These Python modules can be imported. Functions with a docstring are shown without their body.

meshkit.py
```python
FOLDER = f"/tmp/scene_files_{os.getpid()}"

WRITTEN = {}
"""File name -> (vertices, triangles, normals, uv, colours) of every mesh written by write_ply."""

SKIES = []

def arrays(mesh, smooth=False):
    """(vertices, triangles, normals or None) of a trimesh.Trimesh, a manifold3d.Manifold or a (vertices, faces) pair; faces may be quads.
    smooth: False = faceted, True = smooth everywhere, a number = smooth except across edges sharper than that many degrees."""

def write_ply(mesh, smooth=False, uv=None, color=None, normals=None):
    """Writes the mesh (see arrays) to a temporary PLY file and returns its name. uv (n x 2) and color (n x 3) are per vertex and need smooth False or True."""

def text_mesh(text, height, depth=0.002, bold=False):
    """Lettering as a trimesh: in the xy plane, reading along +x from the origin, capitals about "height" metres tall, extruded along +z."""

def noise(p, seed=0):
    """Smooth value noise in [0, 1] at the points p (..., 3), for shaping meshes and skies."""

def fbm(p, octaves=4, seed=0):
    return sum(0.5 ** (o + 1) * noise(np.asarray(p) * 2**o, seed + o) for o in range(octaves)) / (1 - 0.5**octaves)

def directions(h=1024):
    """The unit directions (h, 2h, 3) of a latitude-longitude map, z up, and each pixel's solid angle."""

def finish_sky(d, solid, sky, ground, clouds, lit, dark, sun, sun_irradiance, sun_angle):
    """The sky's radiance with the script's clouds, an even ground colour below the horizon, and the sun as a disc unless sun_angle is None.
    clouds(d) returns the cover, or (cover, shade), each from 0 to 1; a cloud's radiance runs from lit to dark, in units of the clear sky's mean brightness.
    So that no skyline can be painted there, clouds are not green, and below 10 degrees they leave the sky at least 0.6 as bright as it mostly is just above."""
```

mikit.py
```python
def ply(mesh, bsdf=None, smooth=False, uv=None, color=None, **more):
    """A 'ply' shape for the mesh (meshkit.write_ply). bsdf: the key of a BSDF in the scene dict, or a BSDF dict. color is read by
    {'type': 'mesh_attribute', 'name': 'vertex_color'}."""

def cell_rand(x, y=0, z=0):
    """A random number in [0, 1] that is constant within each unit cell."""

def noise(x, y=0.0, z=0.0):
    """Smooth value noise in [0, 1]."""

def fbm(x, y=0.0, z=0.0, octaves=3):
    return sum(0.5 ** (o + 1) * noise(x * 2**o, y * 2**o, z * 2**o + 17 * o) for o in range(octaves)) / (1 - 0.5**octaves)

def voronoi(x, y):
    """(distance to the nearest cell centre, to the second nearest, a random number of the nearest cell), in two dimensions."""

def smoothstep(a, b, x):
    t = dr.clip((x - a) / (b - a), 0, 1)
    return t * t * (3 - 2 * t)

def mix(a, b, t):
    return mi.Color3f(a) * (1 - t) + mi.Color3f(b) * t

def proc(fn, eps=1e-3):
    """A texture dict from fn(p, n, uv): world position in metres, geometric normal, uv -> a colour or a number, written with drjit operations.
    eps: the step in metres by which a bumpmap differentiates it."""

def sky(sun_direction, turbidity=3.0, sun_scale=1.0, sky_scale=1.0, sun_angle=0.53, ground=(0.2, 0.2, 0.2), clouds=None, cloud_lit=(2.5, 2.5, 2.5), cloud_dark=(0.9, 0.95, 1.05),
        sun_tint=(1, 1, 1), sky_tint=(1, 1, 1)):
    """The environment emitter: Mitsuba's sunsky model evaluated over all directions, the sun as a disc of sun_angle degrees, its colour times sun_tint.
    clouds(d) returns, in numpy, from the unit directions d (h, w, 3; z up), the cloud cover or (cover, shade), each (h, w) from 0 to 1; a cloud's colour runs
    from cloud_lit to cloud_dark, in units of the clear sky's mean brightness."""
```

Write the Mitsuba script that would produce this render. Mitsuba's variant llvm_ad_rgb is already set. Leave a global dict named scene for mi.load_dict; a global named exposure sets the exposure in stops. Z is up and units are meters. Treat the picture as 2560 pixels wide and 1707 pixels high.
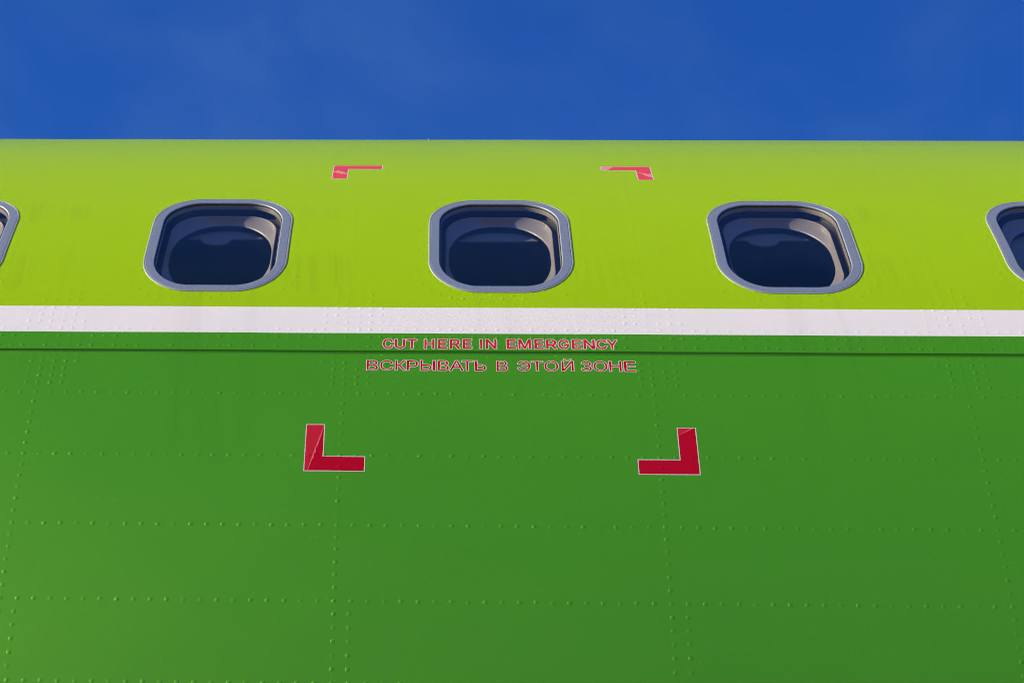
import math
import numpy as np
import drjit as dr
import mitsuba as mi
import trimesh
from scipy.spatial import Delaunay
from shapely import affinity, union_all
from shapely.geometry import Polygon, MultiPolygon, LineString, box as sbox
import meshkit
import mikit

T = mi.ScalarTransform4f
scene, labels = {"type": "scene"}, {}

# ------------------------------------------------------------------ camera, sky, exposure
# The airplane lies along x with its axis at y = 0; the camera stands on the apron beside it (negative y) and looks up.
R, AXIS_Z, PITCH_X = 1.9062, 3.50, 0.508            # fuselage radius, height of its axis, frame spacing
S0 = 0.316                                           # arc coordinate s at the height of the axis
cam_pos = np.array([0.1630, -4.4634, AXIS_Z - 2.2391])
tilt, roll, yaw = np.radians([15.0, 1.3742, 2.2596])
c31, s31 = math.cos(math.radians(31)), math.sin(math.radians(31))
def turn(v):
    x, y, z = v[0] * math.cos(yaw) - v[1] * math.sin(yaw), v[0] * math.sin(yaw) + v[1] * math.cos(yaw), v[2]
    return np.array([x, y * math.cos(tilt) - z * math.sin(tilt), y * math.sin(tilt) + z * math.cos(tilt)])
fw, up, rt = turn((0, c31, s31)), turn((0, -s31, c31)), turn((1.0, 0, 0))
up = -rt * math.sin(roll) + up * math.cos(roll)
scene["camera"] = {
    "type": "perspective", "fov": 2 * math.degrees(math.atan(1280 / 5265.57)), "fov_axis": "x", "near_clip": 0.05, "far_clip": 5000.0,
    "principal_point_offset_x": 350.44 / 2560, "principal_point_offset_y": 222.42 / 1707,
    "to_world": T().look_at(origin=cam_pos.tolist(), target=(cam_pos + fw).tolist(), up=up.tolist())}

SUN = (-0.917, -0.257, 0.306)


def cirrus(d):
    """Thin high cloud: long soft wisps, drawn out along one direction of the cloud layer."""
    z = np.maximum(d[..., 2], 0.05)
    x, y = d[..., 0] / z, d[..., 1] / z
    a, b = x * 0.8 + y * 0.6, -x * 0.6 + y * 0.8
    warp = meshkit.fbm(np.stack([a * 5.0, b * 5.0, 0 * a], -1), 3, 5)
    soft = meshkit.fbm(np.stack([a * 7.0 + warp * 1.6, b * 10.0 + warp * 1.6, 0 * a + 3], -1), 4, 11)
    fine = meshkit.fbm(np.stack([a * 26.0 + warp * 4.0, b * 36.0, 0 * a + 7], -1), 4, 23)
    cover = np.clip((soft - 0.36) * 2.4, 0, 1) * (0.45 + 1.1 * np.clip(fine - 0.2, 0, 1))
    return 0.058 * np.clip(cover, 0, 1), 0.2


scene["sky"] = mikit.sky(SUN, turbidity=3.0, sun_scale=1.0, sky_scale=0.50, clouds=cirrus, cloud_lit=(1.2, 1.9, 3.0), cloud_dark=(0.9, 1.4, 2.4),
                         sky_tint=(0.17, 0.56, 1.45), sun_tint=(0.92, 1.02, 1.08), ground=(0.22, 0.22, 0.21))
exposure = 3.38

# ------------------------------------------------------------------ materials
mix, noise, fbm, smoothstep, cell_rand = mikit.mix, mikit.noise, mikit.fbm, mikit.smoothstep, mikit.cell_rand


def surf(p):
    """(x, s): along the fuselage, and the arc coordinate around its skin."""
    return p.x, dr.atan2(p.z - AXIS_Z, -p.y) * R + S0


WIN_X, WIN_S = 0.2657, 0.8388                          # centre of the middle window; the others stand every frame spacing


def bandpass(v, a, b, soft):
    return smoothstep(a - soft, a + soft, v) * (1 - smoothstep(b - soft, b + soft, v))


def grime(p):
    """Rain-borne dirt: upright streaks beside each window's aft edge and drips that run down below its sill."""
    x, s = surf(p)
    k = dr.floor((x - WIN_X) / PITCH_X + 0.5)
    u = x - WIN_X - k * PITCH_X                        # from the window's centre
    lean = u + 0.05 * (s - WIN_S)
    streak = noise(lean * 120.0, s * 2.5, k * 7.0) * 0.6 + noise(lean * 310.0, s * 4.0, k * 5.0 + 3) * 0.4
    streak = smoothstep(0.36, 0.74, streak) * (0.4 + 0.6 * noise(x * 11.0, s * 9.0, 4.0))
    heavy = 0.30 + 0.9 * cell_rand(k, 4)
    reach = 0.19 + 0.08 * noise(s * 8.0, k * 3.0)
    side = smoothstep(0.118, 0.140, u) * (1 - smoothstep(reach - 0.05, reach + 0.05, u)) * (bandpass(s, 0.90 + 0.03 * noise(x * 40.0, k), 0.985, 0.020) * 0.8 + bandpass(s, 0.655 + 0.03 * noise(x * 35.0, k + 2), 0.780, 0.022))
    drip = bandpass(lean, -0.060, 0.07, 0.02) * bandpass(s, 0.22, 0.672, 0.03) * smoothstep(0.1, 0.62, s) * smoothstep(0.40, 0.72, noise(lean * 75.0, s * 1.2, k * 3.0 + 9)) * (0.4 + 0.6 * noise(lean * 200.0, s * 6.0))
    film = fbm(x * 7.0, s * 11.0, 2.0) - 0.5
    return dr.clip(0.17 * heavy * streak * side + 0.15 * heavy * drip, 0, 0.5) + 0.03 * film


def specks(p, density):
    """Sparkle of the paint put into its colour: tiny pale dots, a millimetre or less across."""
    x, s = surf(p)
    d1, _, w = mikit.voronoi(x * 130.0, s * 130.0)
    return dr.select((w < density) & (d1 < 0.10 + 0.07 * cell_rand(w * 991.0)), 1.0, 0.0)


def paint_color(base, dirt, speck, density):
    base, dirt, speck = (mi.ScalarColor3f(*c) for c in (base, dirt, speck))

    def fn(p, n, uv):
        c = mix(base, dirt, grime(p))
        return mix(c, speck, specks(p, density) * 0.4)
    return mikit.proc(fn)


def paint(key, base, dirt, speck, density=0.10, flake=0.28, flake_color=None):
    """Mica paint: pigment with metal flakes in it, under a clear coat."""
    tex = paint_color(base, dirt, speck, density)
    scene[key] = {"type": "twosided", "bsdf": {"type": "blendbsdf", "weight": flake,
                  "coat": {"type": "blendbsdf", "weight": 0.5, "clear": {"type": "roughplastic", "alpha": 0.06, "int_ior": 1.28, "diffuse_reflectance": tex, "nonlinear": False},
                           "haze": {"type": "roughplastic", "alpha": 0.33, "int_ior": 1.28, "diffuse_reflectance": tex, "nonlinear": False}},
                  "flakes": {"type": "roughconductor", "material": "none", "alpha": 0.36, "specular_reflectance": {"type": "rgb", "value": list(flake_color)} if flake_color else tex}}}


def plain(key, color, alpha, metal=0.0, **more):
    scene[key] = {"type": "twosided", "bsdf": {"type": "principled", "base_color": {"type": "rgb", "value": list(color)}, "roughness": alpha, "metallic": metal, **more}}


def plastic(key, color, alpha):
    scene[key] = {"type": "twosided", "bsdf": {"type": "roughplastic", "alpha": alpha, "int_ior": 1.30, "diffuse_reflectance": {"type": "rgb", "value": list(color)}}}


LIME, WHITE, GREEN, RED = (0.350, 0.610, 0.0001), (0.79, 0.79, 0.84), (0.070, 0.350, 0.003), (0.40, 0.0008, 0.012)
paint("paint_lime", LIME, (0.12, 0.16, 0.01), (0.5, 0.6, 0.2), 0.04, 0.20)
paint("paint_white", WHITE, (0.36, 0.30, 0.27), (0.95, 0.95, 0.95), 0.05, 0.12)
paint("paint_green", GREEN, (0.02, 0.08, 0.006), (0.3, 0.6, 0.2), 0.03, 0.33, (0.20, 0.52, 0.065))
plastic("decal_red", RED, 0.05)
plastic("decal_white", (0.64, 0.63, 0.68), 0.08)
plastic("decal_red_sheen", (0.62, 0.060, 0.060), 0.07)  # upper corner marks: grazing reflection painted into a lighter base red
plastic("decal_red_pale", (0.47, 0.014, 0.030), 0.10)  # slightly paler red: patches on the lower marks, and the English letters
plastic("decal_crease", (0.62, 0.13, 0.14), 0.10)
plastic("decal_peeled", (0.66, 0.26, 0.30), 0.15)


def brushed(p, n, uv):
    x, s = surf(p)
    g = fbm(x * 420.0, s * 420.0, 1.0, 2)
    return mix(mi.ScalarColor3f(0.17, 0.225, 0.34), mi.ScalarColor3f(0.24, 0.30, 0.43), g)


scene["frame_alloy"] = {"type": "twosided", "bsdf": {"type": "principled", "base_color": mikit.proc(brushed), "roughness": 0.52, "metallic": 0.50, "specular": 0.5}}
plain("rim_alloy", (0.24, 0.27, 0.33), 0.58, 0.3)
plain("seal_rubber", (0.012, 0.012, 0.014), 0.45)
plain("seal_forging", (0.16, 0.15, 0.145), 0.35, 0.0, clearcoat=0.5, clearcoat_gloss=0.8)
plain("cavity_black", (0.03, 0.03, 0.032), 0.5)
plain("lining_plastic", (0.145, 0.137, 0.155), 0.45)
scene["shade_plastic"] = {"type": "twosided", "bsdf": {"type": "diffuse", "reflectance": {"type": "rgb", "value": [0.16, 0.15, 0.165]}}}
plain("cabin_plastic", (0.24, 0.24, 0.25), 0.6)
scene["window_acrylic"] = {"type": "thindielectric", "int_ior": 1.30}
scene["inner_acrylic"] = {"type": "thindielectric", "int_ior": 1.15}


def concrete(p, n, uv):
    slab = dr.minimum(dr.abs(p.x / 6.0 - dr.floor(p.x / 6.0 + 0.5)), dr.abs(p.y / 6.0 - dr.floor(p.y / 6.0 + 0.5)))
    c = 0.24 + 0.10 * (fbm(p.x * 0.6, p.y * 0.6, 0.0, 4) - 0.5) + 0.06 * (noise(p.x * 40.0, p.y * 40.0) - 0.5)
    tint = cell_rand(dr.floor(p.x / 6.0 + 0.5), dr.floor(p.y / 6.0 + 0.5)) * 0.03
    return mi.Color3f(1.0, 0.98, 0.94) * dr.select(slab < 0.002, 0.07, c + tint)


scene["apron_concrete"] = {"type": "diffuse", "reflectance": mikit.proc(concrete)}


# ------------------------------------------------------------------ mesh helpers
def wave(x, s):
    """Slight quilting of the skin between its frames and stringers, in metres."""
    p, q = (np.stack([x * a, s * b, np.full_like(x, c)], -1) for a, b, c in ((1.3, 10.0, 0.0), (4.5, 6.0, 5.0)))
    fade = np.clip((x + 1.55) / 0.3, 0, 1) * np.clip((2.15 - x) / 0.3, 0, 1)
    return fade * (0.00048 * (2 * meshkit.fbm(p, 3, 4) - 1) + 0.00048 * (2 * meshkit.fbm(q, 2, 9) - 1))


def lay(x, s, d, w=None):
    """Points at station x and arc s, at the distance d outside the skin."""
    x, s, d = np.broadcast_arrays(np.asarray(x, float), np.asarray(s, float), np.asarray(d, float))
    r = R + d + (wave(x, s) if w is None else w)
    a = (s - S0) / R
    return np.stack([x, -r * np.cos(a), AXIS_Z + r * np.sin(a)], -1)


def numbered(key):
    if key not in scene:
        return key
    n = 1
    while f"{key}_{n:03d}" in scene:
        n += 1
    return f"{key}_{n:03d}"


def put(key, mesh, bsdf, smooth=30, label=None, kind=None, shared=None):
    key = numbered(key)
    scene[key] = shared or mikit.ply(mesh, bsdf, smooth=smooth)
    if label or kind:
        labels[key] = {**({"label": label} if label else {}), **({"kind": kind} if kind else {})}
    return key


def grid(xv, sv, d=0.0):
    X, S = np.meshgrid(xv, sv, indexing="ij")
    n, m = X.shape
    i = np.arange(n * m).reshape(n, m)
    q = np.stack([i[:-1, :-1], i[1:, :-1], i[1:, 1:], i[:-1, 1:]], -1).reshape(-1, 4)
    return lay(X, S, d).reshape(-1, 3), q


def merge(parts):
    v, f, o = [], [], 0
    for a, b in parts:
        b = np.asarray(b)
        if b.shape[1] == 4:
            b = np.vstack([b[:, [0, 1, 2]], b[:, [0, 2, 3]]])
        v.append(a); f.append(b + o); o += len(a)
    return trimesh.Trimesh(np.vstack(v), np.vstack(f), process=False)


def rounded(hw, hh, rx, ry, n=22):
    """A rounded rectangle's outline with elliptical corners, counter-clockwise; always the same number of points."""
    out = []
    for cx, cy, a0 in ((hw - rx, hh - ry, 0), (-hw + rx, hh - ry, 90), (-hw + rx, -hh + ry, 180), (hw - rx, -hh + ry, 270)):
        a = np.radians(np.linspace(a0, a0 + 90, n))
        out.append(np.stack([cx + rx * np.cos(a), cy + ry * np.sin(a)], -1))
    pts = []
    for c, after, k in zip(out, out[1:] + out[:1], (6, 12, 6, 12)):
        pts += [c] + [(c[-1] + (after[0] - c[-1]) * t / k)[None] for t in range(1, k)]
    return np.vstack(pts)


HW, HH, RX, RY = 0.1288, 0.1768, 0.0905, 0.1040        # outer outline of a window frame
LOOP = rounded(HW, HH, RX, RY)
_t = np.roll(LOOP, -1, 0) - np.roll(LOOP, 1, 0)
INWARD = np.stack([-_t[:, 1], _t[:, 0]], -1) / np.linalg.norm(_t, axis=1, keepdims=True)
OPENING = rounded(0.0925, 0.1370, 0.0840, 0.1220)      # the rounder opening at the inner end of the reveal


def loop(inset):
    return LOOP + INWARD * inset


def ring(cx, cs, profile):
    """A ring around a window: profile lists (inset from the outline, distance outside the skin)."""
    v, f, n = [], [], len(LOOP)
    for i, d, *t in profile:                            # an optional third value blends the outline into the inner opening's
        q = LOOP + INWARD * i
        if t:
            q = q + (OPENING - q) * t[0]
        v.append(lay(cx + q[:, 0], cs + q[:, 1], d))
    for k in range(len(profile) - 1):
        a = np.arange(n); b = (a + 1) % n
        f.append(np.stack([a + k * n, b + k * n, b + (k + 1) * n, a + (k + 1) * n], -1))
    return np.vstack(v), np.vstack(f)


def disc(cx, cs, inset, d, cut=None):
    """A sheet that fills the outline at the inset."""
    v, f, n, scales = [], [], len(LOOP), (1, 0.85, 0.65, 0.42, 0.2)
    q0 = LOOP + INWARD * inset
    for k in scales:
        v.append(lay(cx + q0[:, 0] * k, cs + q0[:, 1] * k, d))
    v.append(lay(np.array([cx]), np.array([cs]), d))
    a = np.arange(n); b = (a + 1) % n
    for k in range(len(scales) - 1):
        f.append(np.stack([a + k * n, b + k * n, b + (k + 1) * n], -1)); f.append(np.stack([a + k * n, b + (k + 1) * n, a + (k + 1) * n], -1))
    k = len(scales) - 1
    f.append(np.stack([a + k * n, b + k * n, np.full(n, (k + 1) * n)], -1))
    return np.vstack(v), np.vstack(f)


# ------------------------------------------------------------------ ground
gx = np.array([-3000, -60, -15, 15, 60, 3000.0])
G = np.stack(np.meshgrid(gx, gx, indexing="ij"), -1).reshape(-1, 2)
gi = np.arange(36).reshape(6, 6)
gq = np.stack([gi[:-1, :-1], gi[1:, :-1], gi[1:, 1:], gi[:-1, 1:]], -1).reshape(-1, 4)
put("apron", (np.c_[G, np.zeros(36)], gq), "apron_concrete", False, "pale concrete apron under the airplane", "structure")

# ------------------------------------------------------------------ the airplane's skin
labels["airplane"] = {"label": "parked airplane painted lime above and deep green below a white stripe, with oval windows", "category": "airplane"}
LAP, STRIPE0, STRIPE1, STEP = 0.5010, 0.5454, 0.6175, -0.0045
XV = np.round(np.arange(-1.60, 2.2001, 0.0125), 4)
FAR = np.array([-9.0, -4.0, -1.60]), np.array([2.20, 5.0, 11.0])
WINDOWS = range(-3, 4)


def centre(k):
    return WIN_X + k * 0.5083, WIN_S


def steps(a, b, h):
    return np.linspace(a, b, int(round((b - a) / h)) + 1)


def far_panels(sv, d=0.0):
    return [grid(x, sv, d) for x in FAR]


def sdf(x, s, inset):
    """About the distance to the window outlines at the inset, negative inside."""
    best = np.full(x.shape, 9.0)
    for k in WINDOWS:
        cx, cs = centre(k)
        rx, ry = RX - inset, RY - inset
        qx, qy = np.abs(x - cx) - (HW - RX), np.abs(s - cs) - (HH - RY)
        best = np.minimum(best, np.where((qx > 0) & (qy > 0), (np.hypot(qx / rx, qy / ry) - 1) * rx, np.maximum(qx - rx, qy - ry)))
    return best


lime_s = steps(STRIPE1, 1.85, 0.0125)
X, S = (a.ravel() for a in np.meshgrid(XV, lime_s, indexing="ij"))
keep = sdf(X, S, 0.0015) > 0.004
pts = [np.c_[X[keep], S[keep]]]
for k in WINDOWS:
    pts.append(LOOP + INWARD * 0.0015 + np.array(centre(k)))
pts = np.vstack(pts)
tri = Delaunay(pts).simplices
c = pts[tri].mean(1)
tri = tri[sdf(c[:, 0], c[:, 1], 0.0015) > -0.0002]
e1, e2 = pts[tri[:, 1]] - pts[tri[:, 0]], pts[tri[:, 2]] - pts[tri[:, 0]]
area = e1[:, 0] * e2[:, 1] - e1[:, 1] * e2[:, 0]
tri = tri[np.abs(area) > 1e-9]; area = area[np.abs(area) > 1e-9]
tri[area < 0] = tri[area < 0][:, ::-1]
FARSIDE = R * math.pi + 2 * S0                        # s of the far side's mirror image is FARSIDE - s
crown = steps(1.85, FARSIDE - STRIPE1, 0.08)
lime = merge([(lay(pts[:, 0], pts[:, 1], 0.0), tri), grid(np.array([-1.6, 2.2]), crown)] + far_panels(np.r_[steps(STRIPE1, 1.85, 0.04), crown[1:]]))
put("airplane__lime_skin", lime, "paint_lime", 40, "lime green upper skin with the window row")
put("airplane__white_stripe", merge([grid(XV, steps(STRIPE0, STRIPE1, 0.012))] + far_panels(steps(STRIPE0, STRIPE1, 0.036))), "paint_white", 40, "white stripe along the fuselage")
lip_s = steps(LAP, STRIPE0, 0.011)
put("airplane__green_band", merge([grid(XV, lip_s)] + far_panels(lip_s[::2])), "paint_green", 40, "narrow green band above the lap joint")
low_s = steps(-0.60, LAP, 0.0125)
belly = steps(FARSIDE - STRIPE1 - 2 * math.pi * R, -0.60, 0.08)
put("airplane__green_skin", merge([grid(XV, low_s, STEP), grid(np.array([-1.6, 2.2]), belly, STEP)] + far_panels(np.r_[belly[:-1], steps(-0.60, LAP, 0.04)], STEP)), "paint_green", 40, "deep green lower skin")
# the lap joint: the upper skin's cut edge, and under it a hand-laid fillet of sealant
xs_ = np.round(np.arange(-1.60, 2.2001, 0.006), 4)
w = meshkit.fbm(np.stack([xs_ * 9.0, 0 * xs_, 0 * xs_], -1), 4, 3)
prof = [(LAP + 0 * xs_, 0.0 + 0 * xs_), (LAP - 0.0004 + 0 * xs_, -0.0003 + 0 * xs_), (LAP - 0.0003 + 0 * xs_, -0.0024 + 0 * xs_),
        (LAP - 0.0012 + 0 * xs_, -0.0028 - 0.0004 * w), (LAP - 0.0030 - 0.0012 * w, -0.0036 + 0 * xs_), (LAP - 0.0046 - 0.0022 * w, STEP - 0.0003 + 0 * xs_)]


def strip(x, prof):
    v = np.stack([lay(x, a, b) for a, b in prof], 1)
    n, m = v.shape[:2]
    i = np.arange(n * m).reshape(n, m)
    return v.reshape(-1, 3), np.stack([i[:-1, 1:], i[1:, 1:], i[1:, :-1], i[:-1, :-1]], -1).reshape(-1, 4)


put("airplane__lap_edge", merge([strip(xs_, prof[:3])]), "paint_green", 35, "cut lower edge of the upper skin")
put("airplane__sealant_bead", merge([strip(xs_, prof[2:])]), "paint_green", 60, "painted sealant bead under the lap joint")

# ------------------------------------------------------------------ rivets
RIVET_R, RIVET_H = 0.0036, 0.00027
SHAPE = [(0.0, 0.94), (0.36, 1.0), (0.58, 0.94), (0.80, 0.60), (0.98, 0.08), (1.06, -0.5)]
UPPER, LOWER = [], []                                   # (x, s, height): on the upper skin; on the lower skin
FRAMES = range(-3, 5)
OFF6, OFF4 = (-0.0370, -0.0184, 0.0, 0.0210, 0.0397, 0.0583), (-0.0185, 0.0, 0.0210, 0.0397)
lap_x = [0.0, 0.0210, 0.0397, 0.0583] + [0.0783 + 0.01956 * i for i in range(19)] + [0.4510, 0.4696]
for k in FRAMES:
    x0 = k * PITCH_X
    UPPER += [(x0 + a, s, 0.65 if s > 0.55 else 1) for s in (0.5111, 0.5352, 0.5555) for a in lap_x]
    UPPER += [(x0 + a, s, 0.65) for s in (0.5747, 0.5946, 0.6144) for a in OFF6]
    UPPER += [(x0 + a, s, 0.9) for s in (0.6343, 0.6544, 0.6745) for a in OFF4]
    UPPER += [(x0, 0.6984, 0.9)] + [(x0, 0.7181 + 0.02143 * i, 0.9) for i in range(21)] + [(x0, 1.1682 + 0.0225 * i, 0.7) for i in range(1, 30)]
    UPPER += [(x0 + 0.0254 * i, s, 0.7) for s in (1.1683, 1.3030, 1.4365, 1.57) for i in range(20)]
    LOWER += [(x0 + a, 0.4926, 0.35) for a in OFF6] + [(x0 + a, 0.4757, 1) for a in OFF6] + [(x0 + a, s, 1) for s in (0.4579, 0.4404, 0.4233) for a in OFF4]
    LOWER += [(x0 + 0.0254 * i, s, 1) for s in (0.4010, 0.2666, 0.1319, -0.0012, -0.1341, -0.267) for i in range(20)]
    LOWER += [(x0, 0.4010 - 0.02235 * i, 1) for i in range(1, 18) if i % 6]
    LOWER += [(x0 + a, -0.0012 - 0.0222 * i, 1) for i in range(1, 6) for a in (0.0, 0.0235)]
RING_OUT = [(0.0, 0.1992), (-0.0378, 0.1989), (-0.0677, 0.1987), (-0.0889, 0.1955), (-0.1098, 0.1862), (-0.1266, 0.1727), (-0.1396, 0.1535), (-0.1476, 0.1326), (-0.1493, 0.1111),
            (-0.1496, 0.0765), (-0.1484, 0.0387), (-0.1484, 0.0002), (-0.1481, -0.0395), (-0.1483, -0.0773), (-0.1482, -0.1118), (-0.1467, -0.1331), (-0.1396, -0.1541), (-0.1265, -0.1721),
            (-0.1092, -0.1868), (-0.0888, -0.1959), (-0.0670, -0.1993), (-0.0370, -0.1995), (0.0007, -0.1997)]
RING_IN = [(0.0187, 0.1898), (-0.0188, 0.1895), (-0.0536, 0.1836), (-0.0721, 0.1761), (-0.0900, 0.1643), (-0.1053, 0.1499), (-0.1186, 0.1338), (-0.1291, 0.1152), (-0.1363, 0.0940),
           (-0.1408, 0.0581), (-0.1408, 0.0193), (-0.1407, -0.0184), (-0.1405, -0.0570), (-0.1363, -0.0937), (-0.1289, -0.1148), (-0.1181, -0.1334), (-0.1051, -0.1505), (-0.0894, -0.1638),
           (-0.0718, -0.1749), (-0.0518, -0.1837), (-0.0183, -0.1900), (0.0195, -0.1899)]
for k in range(-2, 4):
    cx = WIN_X - 0.0005 + k * 0.5083
    for q in RING_OUT + RING_IN:
        for m in (1, -1):
            p = (cx + m * q[0], 0.8433 + q[1], 0.9)
            if all(math.hypot(p[0] - o[0], p[1] - o[1]) > 0.006 for o in UPPER[-90:]):
                UPPER.append(p)


def unique(pts):
    seen, out = set(), []
    for x, s, h in pts:
        key = (round(x * 400), round(s * 400))
        if key not in seen and not any((key[0] + i, key[1] + j) in seen for i in (-1, 0, 1) for j in (-1, 0, 1)):
            seen.add(key); out.append((x, s, h))
    return out


UPPER, LOWER = unique([p for p in UPPER if -1.3 < p[0] < 1.9]), unique([p for p in LOWER if -1.3 < p[0] < 1.9])
rng = np.random.default_rng(7)
var = {id(L): (rng.uniform(0.45, 1.2, len(L)), rng.normal(0, 0.0003, (len(L), 2))) for L in (UPPER, LOWER)}


def placed(L, d):
    a, b = var[id(L)]
    return [(x + j[0], s + j[1], h * v * RIVET_H, d) for (x, s, h), v, j in zip(L, a, b)]


UP, LO = placed(UPPER, 0.0), placed(LOWER, STEP)


def dome(x, s, h, d, n=12):
    v, f = [], []
    a = np.linspace(0, 2 * math.pi, n, endpoint=False)
    r = np.array([q[0] for q in SHAPE]); z = np.array([q[1] for q in SHAPE])
    w = wave(np.array([x]), np.array([s]))
    v.append(lay(np.array([x]), np.array([s]), d + h * z[0], w))
    for q, hh in zip(r[1:], z[1:]):
        v.append(lay(x + q * RIVET_R * np.cos(a), s + q * RIVET_R * np.sin(a), d + h * hh, w))
    i = np.arange(n); j = (i + 1) % n
    f.append(np.stack([np.zeros(n, int), 1 + i, 1 + j], -1))
    for k in range(len(r) - 2):
        o, p = 1 + k * n, 1 + (k + 1) * n
        f += [np.stack([o + i, p + i, p + j], -1), np.stack([o + i, p + j, o + j], -1)]
    return np.vstack(v), np.vstack(f)


def shown(x, s):
    """The four lowest rows and the frame rivets between them, as far as the picture's width: the largest rivets of all."""
    return s < 0.285 and s > -0.15 and -0.575 + 0.085 * (0.285 - s) / 0.4 < x < 1.105 - 0.085 * (0.285 - s) / 0.4


groups = {"lime_skin": [], "white_stripe": [], "green_band": [], "green_skin": []}
for r in UP:
    groups["lime_skin" if r[1] > STRIPE1 else "white_stripe" if r[1] > STRIPE0 else "green_band"].append(dome(*r))
single = sorted([r for r in LO if shown(r[0], r[1])], key=lambda r: r[1])[:300]
for r in single:
    put("airplane__green_skin__rivet", merge([dome(*r)]), "paint_green", True)
chosen = {id(r) for r in single}
groups["green_skin"] = [dome(*r) for r in LO if id(r) not in chosen]
for key, ms in groups.items():
    put(f"airplane__{key}__small_rivets", merge(ms), {"lime_skin": "paint_lime", "white_stripe": "paint_white"}.get(key, "paint_green"), 60,
        "low domed rivets in rows and rings on the skin", "stuff")

RX = np.array([(x, s, h) for x, s, h, d in UP + LO])


def bump(x, s):
    """Height of the rivets under a film laid over them."""
    out = np.zeros_like(x)
    near = RX[(RX[:, 0] > x.min() - 0.01) & (RX[:, 0] < x.max() + 0.01) & (RX[:, 1] > s.min() - 0.01) & (RX[:, 1] < s.max() + 0.01)]
    for a, b, h in near:
        q = np.hypot(x - a, s - b) / (RIVET_R * 1.1)
        out = np.maximum(out, h * np.interp(q, [0, 0.42, 0.66, 0.84, 1.0, 1.3], [0.94, 1.0, 0.94, 0.5, 0.1, 0.0]))
    return out


# ------------------------------------------------------------------ windows
def polys(g):
    return [g] if isinstance(g, Polygon) else [p for p in getattr(g, "geoms", []) if isinstance(p, Polygon) and p.area > 1e-8]


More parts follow.
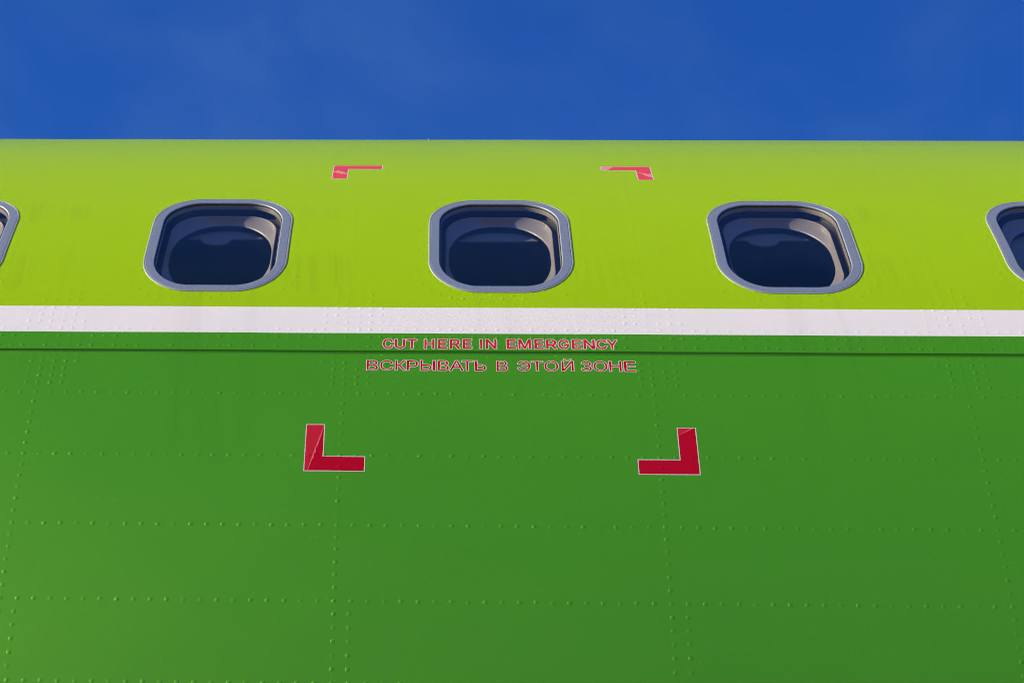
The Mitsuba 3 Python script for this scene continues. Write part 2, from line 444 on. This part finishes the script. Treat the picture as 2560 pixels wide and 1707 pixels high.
def film(shape, d, size, rivets=True):
    """A thin film cut to the shape (in x and s), laid on the skin over its rivets at the distance d."""
    parts = []
    for g in polys(shape):
        v, f = trimesh.creation.triangulate_polygon(g, engine="earcut")
        v, f = trimesh.remesh.subdivide_to_size(np.c_[v, np.zeros(len(v))], f, size, max_iter=20)
        x, s = v[:, 0], v[:, 1]
        e1, e2 = v[f[:, 1]] - v[f[:, 0]], v[f[:, 2]] - v[f[:, 0]]
        flip = e1[:, 0] * e2[:, 1] - e1[:, 1] * e2[:, 0] < 0
        f = np.where(flip[:, None], f[:, ::-1], f)
        parts.append((lay(x, s, d + (bump(x, s) if rivets else 0)), f))
    m = merge(parts)
    m.merge_vertices(digits_vertex=6)
    return m


def slab(shape, d, thick, size=0.02):
    """A flat panel with its real thickness, lying inside the skin."""
    a, b = film(shape, d, size, False), film(shape, d - thick, size, False)
    parts = [(a.vertices, a.faces), (b.vertices, b.faces[:, ::-1])]
    for g in polys(shape):
        for line in (g.exterior, *g.interiors):
            q = np.array(line.segmentize(size).coords)[:-1]
            n = len(q); i = np.arange(n); j = (i + 1) % n
            parts.append((np.vstack([lay(q[:, 0], q[:, 1], d), lay(q[:, 0], q[:, 1], d - thick)]), np.stack([i, i + n, j + n, j], -1)))
    return merge(parts)


RIM = [(-0.0002, -0.0005), (0.0, 0.0009), (0.0005, 0.0013), (0.0027, 0.0015), (0.0031, 0.0011), (0.0033, -0.0004)]
FACE = [(0.0033, -0.0004), (0.0037, 0.0010), (0.0043, 0.0013), (0.0184, 0.0013), (0.0190, 0.0011), (0.0193, 0.0007)]
INNER = [(0.0193, 0.0007), (0.0199, 0.0002), (0.0201, -0.0030)]
RUBBER = [(0.0200, -0.0006), (0.0213, -0.0014), (0.0218, -0.0038)]
WALL = [(0.0216, -0.0035), (0.0216, -0.0055), (0.0224, -0.0058), (0.0224, -0.0066), (0.0214, -0.0070), (0.0212, -0.0088), (0.0226, -0.0092), (0.0226, -0.0102), (0.0212, -0.0107), (0.0210, -0.0125)]
CAVITY = [(0.0210, -0.0125), (0.0110, -0.0130), (0.0105, -0.0260), (0.0330, -0.0265)]
FUNNEL = [(0.0320, -0.0255), (0.0306, -0.0230), (0.0308, -0.0217), (0.0320, -0.0214), (0.0322, -0.0235, 0.08), (0.0322, -0.0300, 0.5), (0.0322, -0.0355, 0.92), (0.0322, -0.0370, 1.0), (0.0322, -0.0385, 1.04)]
opening = Polygon(OPENING).buffer(0.006)
for k in WINDOWS:
    cx, cs = centre(k)
    w = numbered("airplane__window__rim").replace("__rim", "")
    # the window's own name takes the number: window, window_001, ...
    name = "airplane__window" if k == WINDOWS[0] else f"airplane__window_{k - WINDOWS[0]:03d}"
    put(f"{name}__rim", merge([ring(cx, cs, RIM)]), "rim_alloy", 25)
    put(f"{name}__frame", merge([ring(cx, cs, FACE + INNER[1:])]), "frame_alloy", 25)
    put(f"{name}__gasket", merge([ring(cx, cs, RUBBER)]), "seal_rubber", 30)
    put(f"{name}__outer_pane", merge([disc(cx, cs, 0.0212, -0.0030)]), "window_acrylic", 40)
    put(f"{name}__seal", merge([ring(cx, cs, WALL)]), "seal_forging", 25)
    put(f"{name}__gap", merge([ring(cx, cs, CAVITY)]), "cavity_black", 25)
    put(f"{name}__inner_pane", merge([disc(cx, cs, 0.0318, -0.0228)]), "inner_acrylic", 40)
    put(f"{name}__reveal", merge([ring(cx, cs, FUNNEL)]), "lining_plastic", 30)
    o = affinity.translate(opening, cx, cs)
    if k in (-1, 0, 1):                                    # shade drawn a little way down, with its finger tab
        s0 = cs + (0.109, 0.103, 0.112)[k + 1]
        tab = affinity.scale(affinity.translate(LineString([(0, 0), (1e-6, 0)]).buffer(1.0, 24), cx - 0.018, s0), 0.029, 0.026, origin=(cx - 0.018, s0))
        shade = o.intersection(sbox(cx - 1, s0, cx + 1, cs + 1))
        shade = shade.union(tab) if k else shade        # the middle one's tab is tucked behind its sill
    elif k == 2:
        shade = o
    else:
        shade = o.intersection(sbox(cx - 1, cs + 0.115, cx + 1, cs + 1))
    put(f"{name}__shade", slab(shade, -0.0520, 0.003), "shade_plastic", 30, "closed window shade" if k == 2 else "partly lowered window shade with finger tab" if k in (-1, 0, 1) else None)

# the cabin behind the windows: far side lining, ceiling and floor, and the near overhead bin
lin_s = np.linspace(1.75, FARSIDE - 0.1, 40)
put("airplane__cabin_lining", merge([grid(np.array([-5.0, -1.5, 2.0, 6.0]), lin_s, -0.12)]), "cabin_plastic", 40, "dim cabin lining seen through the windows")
fl = trimesh.creation.box((11.0, 3.4, 0.04)); fl.apply_translation((0.5, 0, AXIS_Z - 0.32))
put("airplane__cabin_floor", fl, "cavity_black", False)
bx_ = trimesh.creation.extrude_polygon(Polygon([(-1.42, 1.02), (-0.75, 0.92), (-0.62, 1.02), (-0.70, 1.35), (-1.15, 1.38)]).buffer(0.02), 11.0, engine="earcut")
bx_.apply_transform(np.array([[0, 0, 1, -5.0], [1, 0, 0, 0], [0, 1, 0, AXIS_Z], [0, 0, 0, 1.0]]))
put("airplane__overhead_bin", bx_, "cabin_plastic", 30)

# ------------------------------------------------------------------ rescue markings
EDGE = 0.0012


def corner(key, pts, label, extra=(), red="decal_red"):
    g = Polygon(pts)
    inner = g.buffer(-EDGE, join_style="mitre")
    d = 0.00030 if pts[0][1] > LAP else STEP + 0.00030
    worn = union_all([Polygon(q) for q, _, _ in extra]) if extra else Polygon()
    root = put(key, film(inner, d, 0.0016), red, 50, label)
    put(f"{root}__border", film(g.difference(inner), d, 0.0016), "decal_white", 50, "thin white edging")
    for q, m, l in extra:
        part = Polygon(q).buffer(0).intersection(inner)
        put(f"{root}__{'crease' if m == 'decal_crease' else 'worn_patch'}", film(part, d + (0.00025 if m == "decal_crease" else 0.00012), 0.0016), m, 50, l)


def ell(x0, s0, sx, ss):
    """An L of 97 mm arms, 30.5 mm wide, with its outer corner at (x0, s0), its arms towards sx and ss."""
    a, b = 0.0972, 0.0306
    return [(x0, s0), (x0 + sx * a, s0), (x0 + sx * a, s0 + ss * b), (x0 + sx * b, s0 + ss * b), (x0 + sx * b, s0 + ss * a), (x0, s0 + ss * a)]


c0 = (-0.0571, 0.2340)
corner("airplane__corner_mark", ell(*c0, 1, 1), "red corner mark at lower left with a pale crease", [
    ([(c0[0], c0[1]), (c0[0] + 0.0060, c0[1]), (c0[0] + 0.0305, c0[1] + 0.097), (c0[0], c0[1] + 0.097)], "decal_red_pale", "faded triangle of red film"),
    ([(c0[0] + 0.0056, c0[1]), (c0[0] + 0.0064, c0[1]), (c0[0] + 0.0130, c0[1] + 0.0245), (c0[0] + 0.0154, c0[1] + 0.0275), (c0[0] + 0.0150, c0[1] + 0.0340), (c0[0] + 0.0180, c0[1] + 0.0385), (c0[0] + 0.0182, c0[1] + 0.0480),
      (c0[0] + 0.0204, c0[1] + 0.0515), (c0[0] + 0.0303, c0[1] + 0.0965), (c0[0] + 0.0296, c0[1] + 0.0965), (c0[0] + 0.0148, c0[1] + 0.0400)], "decal_crease", "pale raised crease in the film")])
c1 = (0.5697, 0.2319)
corner("airplane__corner_mark", ell(*c1, -1, 1), "red corner mark at lower right with a crease at its tip", [
    ([(c1[0] - 0.0306, c1[1] + 0.0800), (c1[0] - 0.0010, c1[1] + 0.0972), (c1[0] - 0.0306, c1[1] + 0.0972)], "decal_red_pale", "faded tip of red film"),
    ([(c1[0] - 0.0296, c1[1] + 0.0800), (c1[0] - 0.0026, c1[1] + 0.0962), (c1[0] - 0.0066, c1[1] + 0.0962)], "decal_crease", "pale crease across the film")])
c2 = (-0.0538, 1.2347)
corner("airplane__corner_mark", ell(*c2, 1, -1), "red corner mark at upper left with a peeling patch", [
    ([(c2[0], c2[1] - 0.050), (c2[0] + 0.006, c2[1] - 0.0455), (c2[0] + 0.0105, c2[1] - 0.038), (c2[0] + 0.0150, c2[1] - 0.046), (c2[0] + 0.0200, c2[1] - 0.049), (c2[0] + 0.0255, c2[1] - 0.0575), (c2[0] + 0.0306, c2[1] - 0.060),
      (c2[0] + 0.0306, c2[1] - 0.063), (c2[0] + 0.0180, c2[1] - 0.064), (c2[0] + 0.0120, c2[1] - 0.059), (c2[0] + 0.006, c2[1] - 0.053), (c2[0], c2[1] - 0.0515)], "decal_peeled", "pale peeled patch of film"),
    ([(c2[0], c2[1] - 0.0972), (c2[0], c2[1] - 0.084), (c2[0] + 0.011, c2[1] - 0.0972)], "decal_crease", "pale crease in the film")], "decal_red_sheen")
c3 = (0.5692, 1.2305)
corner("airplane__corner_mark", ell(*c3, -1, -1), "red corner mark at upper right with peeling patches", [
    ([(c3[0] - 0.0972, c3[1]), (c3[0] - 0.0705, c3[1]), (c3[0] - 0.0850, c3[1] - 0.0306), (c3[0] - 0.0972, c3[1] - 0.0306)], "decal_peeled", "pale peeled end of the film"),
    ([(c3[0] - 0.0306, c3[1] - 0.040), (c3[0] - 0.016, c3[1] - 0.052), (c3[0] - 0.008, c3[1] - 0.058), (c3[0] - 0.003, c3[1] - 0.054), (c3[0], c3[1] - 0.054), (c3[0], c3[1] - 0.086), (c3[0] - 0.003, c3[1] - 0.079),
      (c3[0] - 0.010, c3[1] - 0.074), (c3[0] - 0.014, c3[1] - 0.066), (c3[0] - 0.020, c3[1] - 0.054), (c3[0] - 0.0306, c3[1] - 0.043)], "decal_peeled", "pale peeled patch of film")], "decal_red_sheen")

# the two lines of lettering: each letter a red film with a white edging
GLYPHS = {}


def glyph(ch, bold):
    """The letter's outline, scaled to the unit square."""
    if ch == "I":                                       # a plain upright, without serifs
        return sbox(0, 0, 1, 1)
    if (ch, bold) not in GLYPHS:
        m = meshkit.text_mesh(ch, 0.7, 0.1, bold)
        top = m.triangles[m.face_normals[:, 2] > 0.9][:, :, :2]
        g = union_all([Polygon(t).buffer(1e-5) for t in top]).simplify(0.002)
        x0, y0, x1, y1 = g.bounds
        GLYPHS[ch, bold] = affinity.scale(affinity.translate(g, -x0, -y0), 1 / (x1 - x0), 1 / (y1 - y0), origin=(0, 0))
    return GLYPHS[ch, bold]


ENGLISH = [("C", .0616, .0804), ("U", .0817, .1010), ("T", .1019, .1205), ("H", .1312, .1501), ("E", .1542, .1713), ("R", .1740, .1932), ("E", .1955, .2127), ("I", .2247, .2305), ("N", .2341, .2543),
           ("E", .2690, .2866), ("M", .2888, .3119), ("E", .3155, .3331), ("R", .3352, .3552), ("G", .3559, .3754), ("E", .3782, .3961), ("N", .3977, .4187), ("C", .4194, .4388), ("Y", .4367, .4562)]
RUSSIAN = [("В", .0358, .0563), ("С", .0584, .0812), ("К", .0835, .1023), ("Р", .1026, .1231), ("Ь", .1252, .1456), ("I", .1458, .1517), ("В", .1542, .1742), ("А", .1740, .1983), ("Т", .1935, .2141), ("Ь", .2158, .2356),
           ("В", .2518, .2716), ("Э", .2866, .3094), ("Т", .3094, .3302), ("О", .3310, .3555), ("И", .3595, .3811), ("З", .3919, .4109), ("О", .4121, .4369), ("Н", .4381, .4602), ("Е", .4624, .4833)]
BORDER = 0.00095


def write(key, letters, s0, s1, bold, d, ink_key):
    red, whole = [], []
    for ch, x0, x1 in letters:
        g = affinity.translate(affinity.scale(glyph(ch, bold), x1 - x0 - 2 * BORDER, s1 - s0 - 2 * BORDER, origin=(0, 0)), x0 + BORDER, s0 + BORDER)
        if ch == "И":                                   # the breve over the short i
            arc = [(x0 + 0.5 * (x1 - x0) + 0.0052 * math.cos(t), s1 + 0.0044 + 0.0036 * math.sin(t)) for t in np.linspace(math.pi, 2 * math.pi, 14)]
            g = MultiPolygon(polys(g) + [LineString(arc).buffer(0.0011, cap_style="flat")])
        red.append(g); whole.append(g.buffer(BORDER, join_style="mitre", mitre_limit=2))
    ink = union_all(red)
    done = Polygon()
    for g, h in zip(red, whole):
        put(f"{key}__letter", film(g, d, 0.0011), ink_key, 50)
        put(f"{key}__letter_edging", film(h.difference(ink).difference(done), d, 0.0011), "decal_white", 50)
        done = done.union(h)


write("airplane__english_notice", ENGLISH, 0.5046, 0.5314, True, 0.0004, "decal_red_pale")
# small finds: a chip in the stripe's paint, and a stud on the crown
put("airplane__white_stripe__paint_chip", film(Polygon([(0.1345, 0.6006), (0.1352, 0.6013), (0.1360, 0.6005), (0.1372, 0.5996), (0.1362, 0.5992)]), 0.0002, 0.002, False), "cavity_black", 30, "dark paint chip in the white stripe")
stud = trimesh.creation.cylinder(0.0018, 0.0036, sections=16)
stud.apply_translation((0.1318, 0, 0)); ang = (1.625 - S0) / R
stud.apply_transform(trimesh.transformations.rotation_matrix(math.pi / 2 - ang, (1, 0, 0))); stud.apply_translation((0, -(R + 0.0015) * math.cos(ang), AXIS_Z + (R + 0.0015) * math.sin(ang)))
put("airplane__lime_skin__stud", stud, "rim_alloy", 30, "small white stud on the crown of the fuselage")
write("airplane__russian_notice", RUSSIAN, 0.4550, 0.4814, False, STEP + 0.0004, "decal_red")
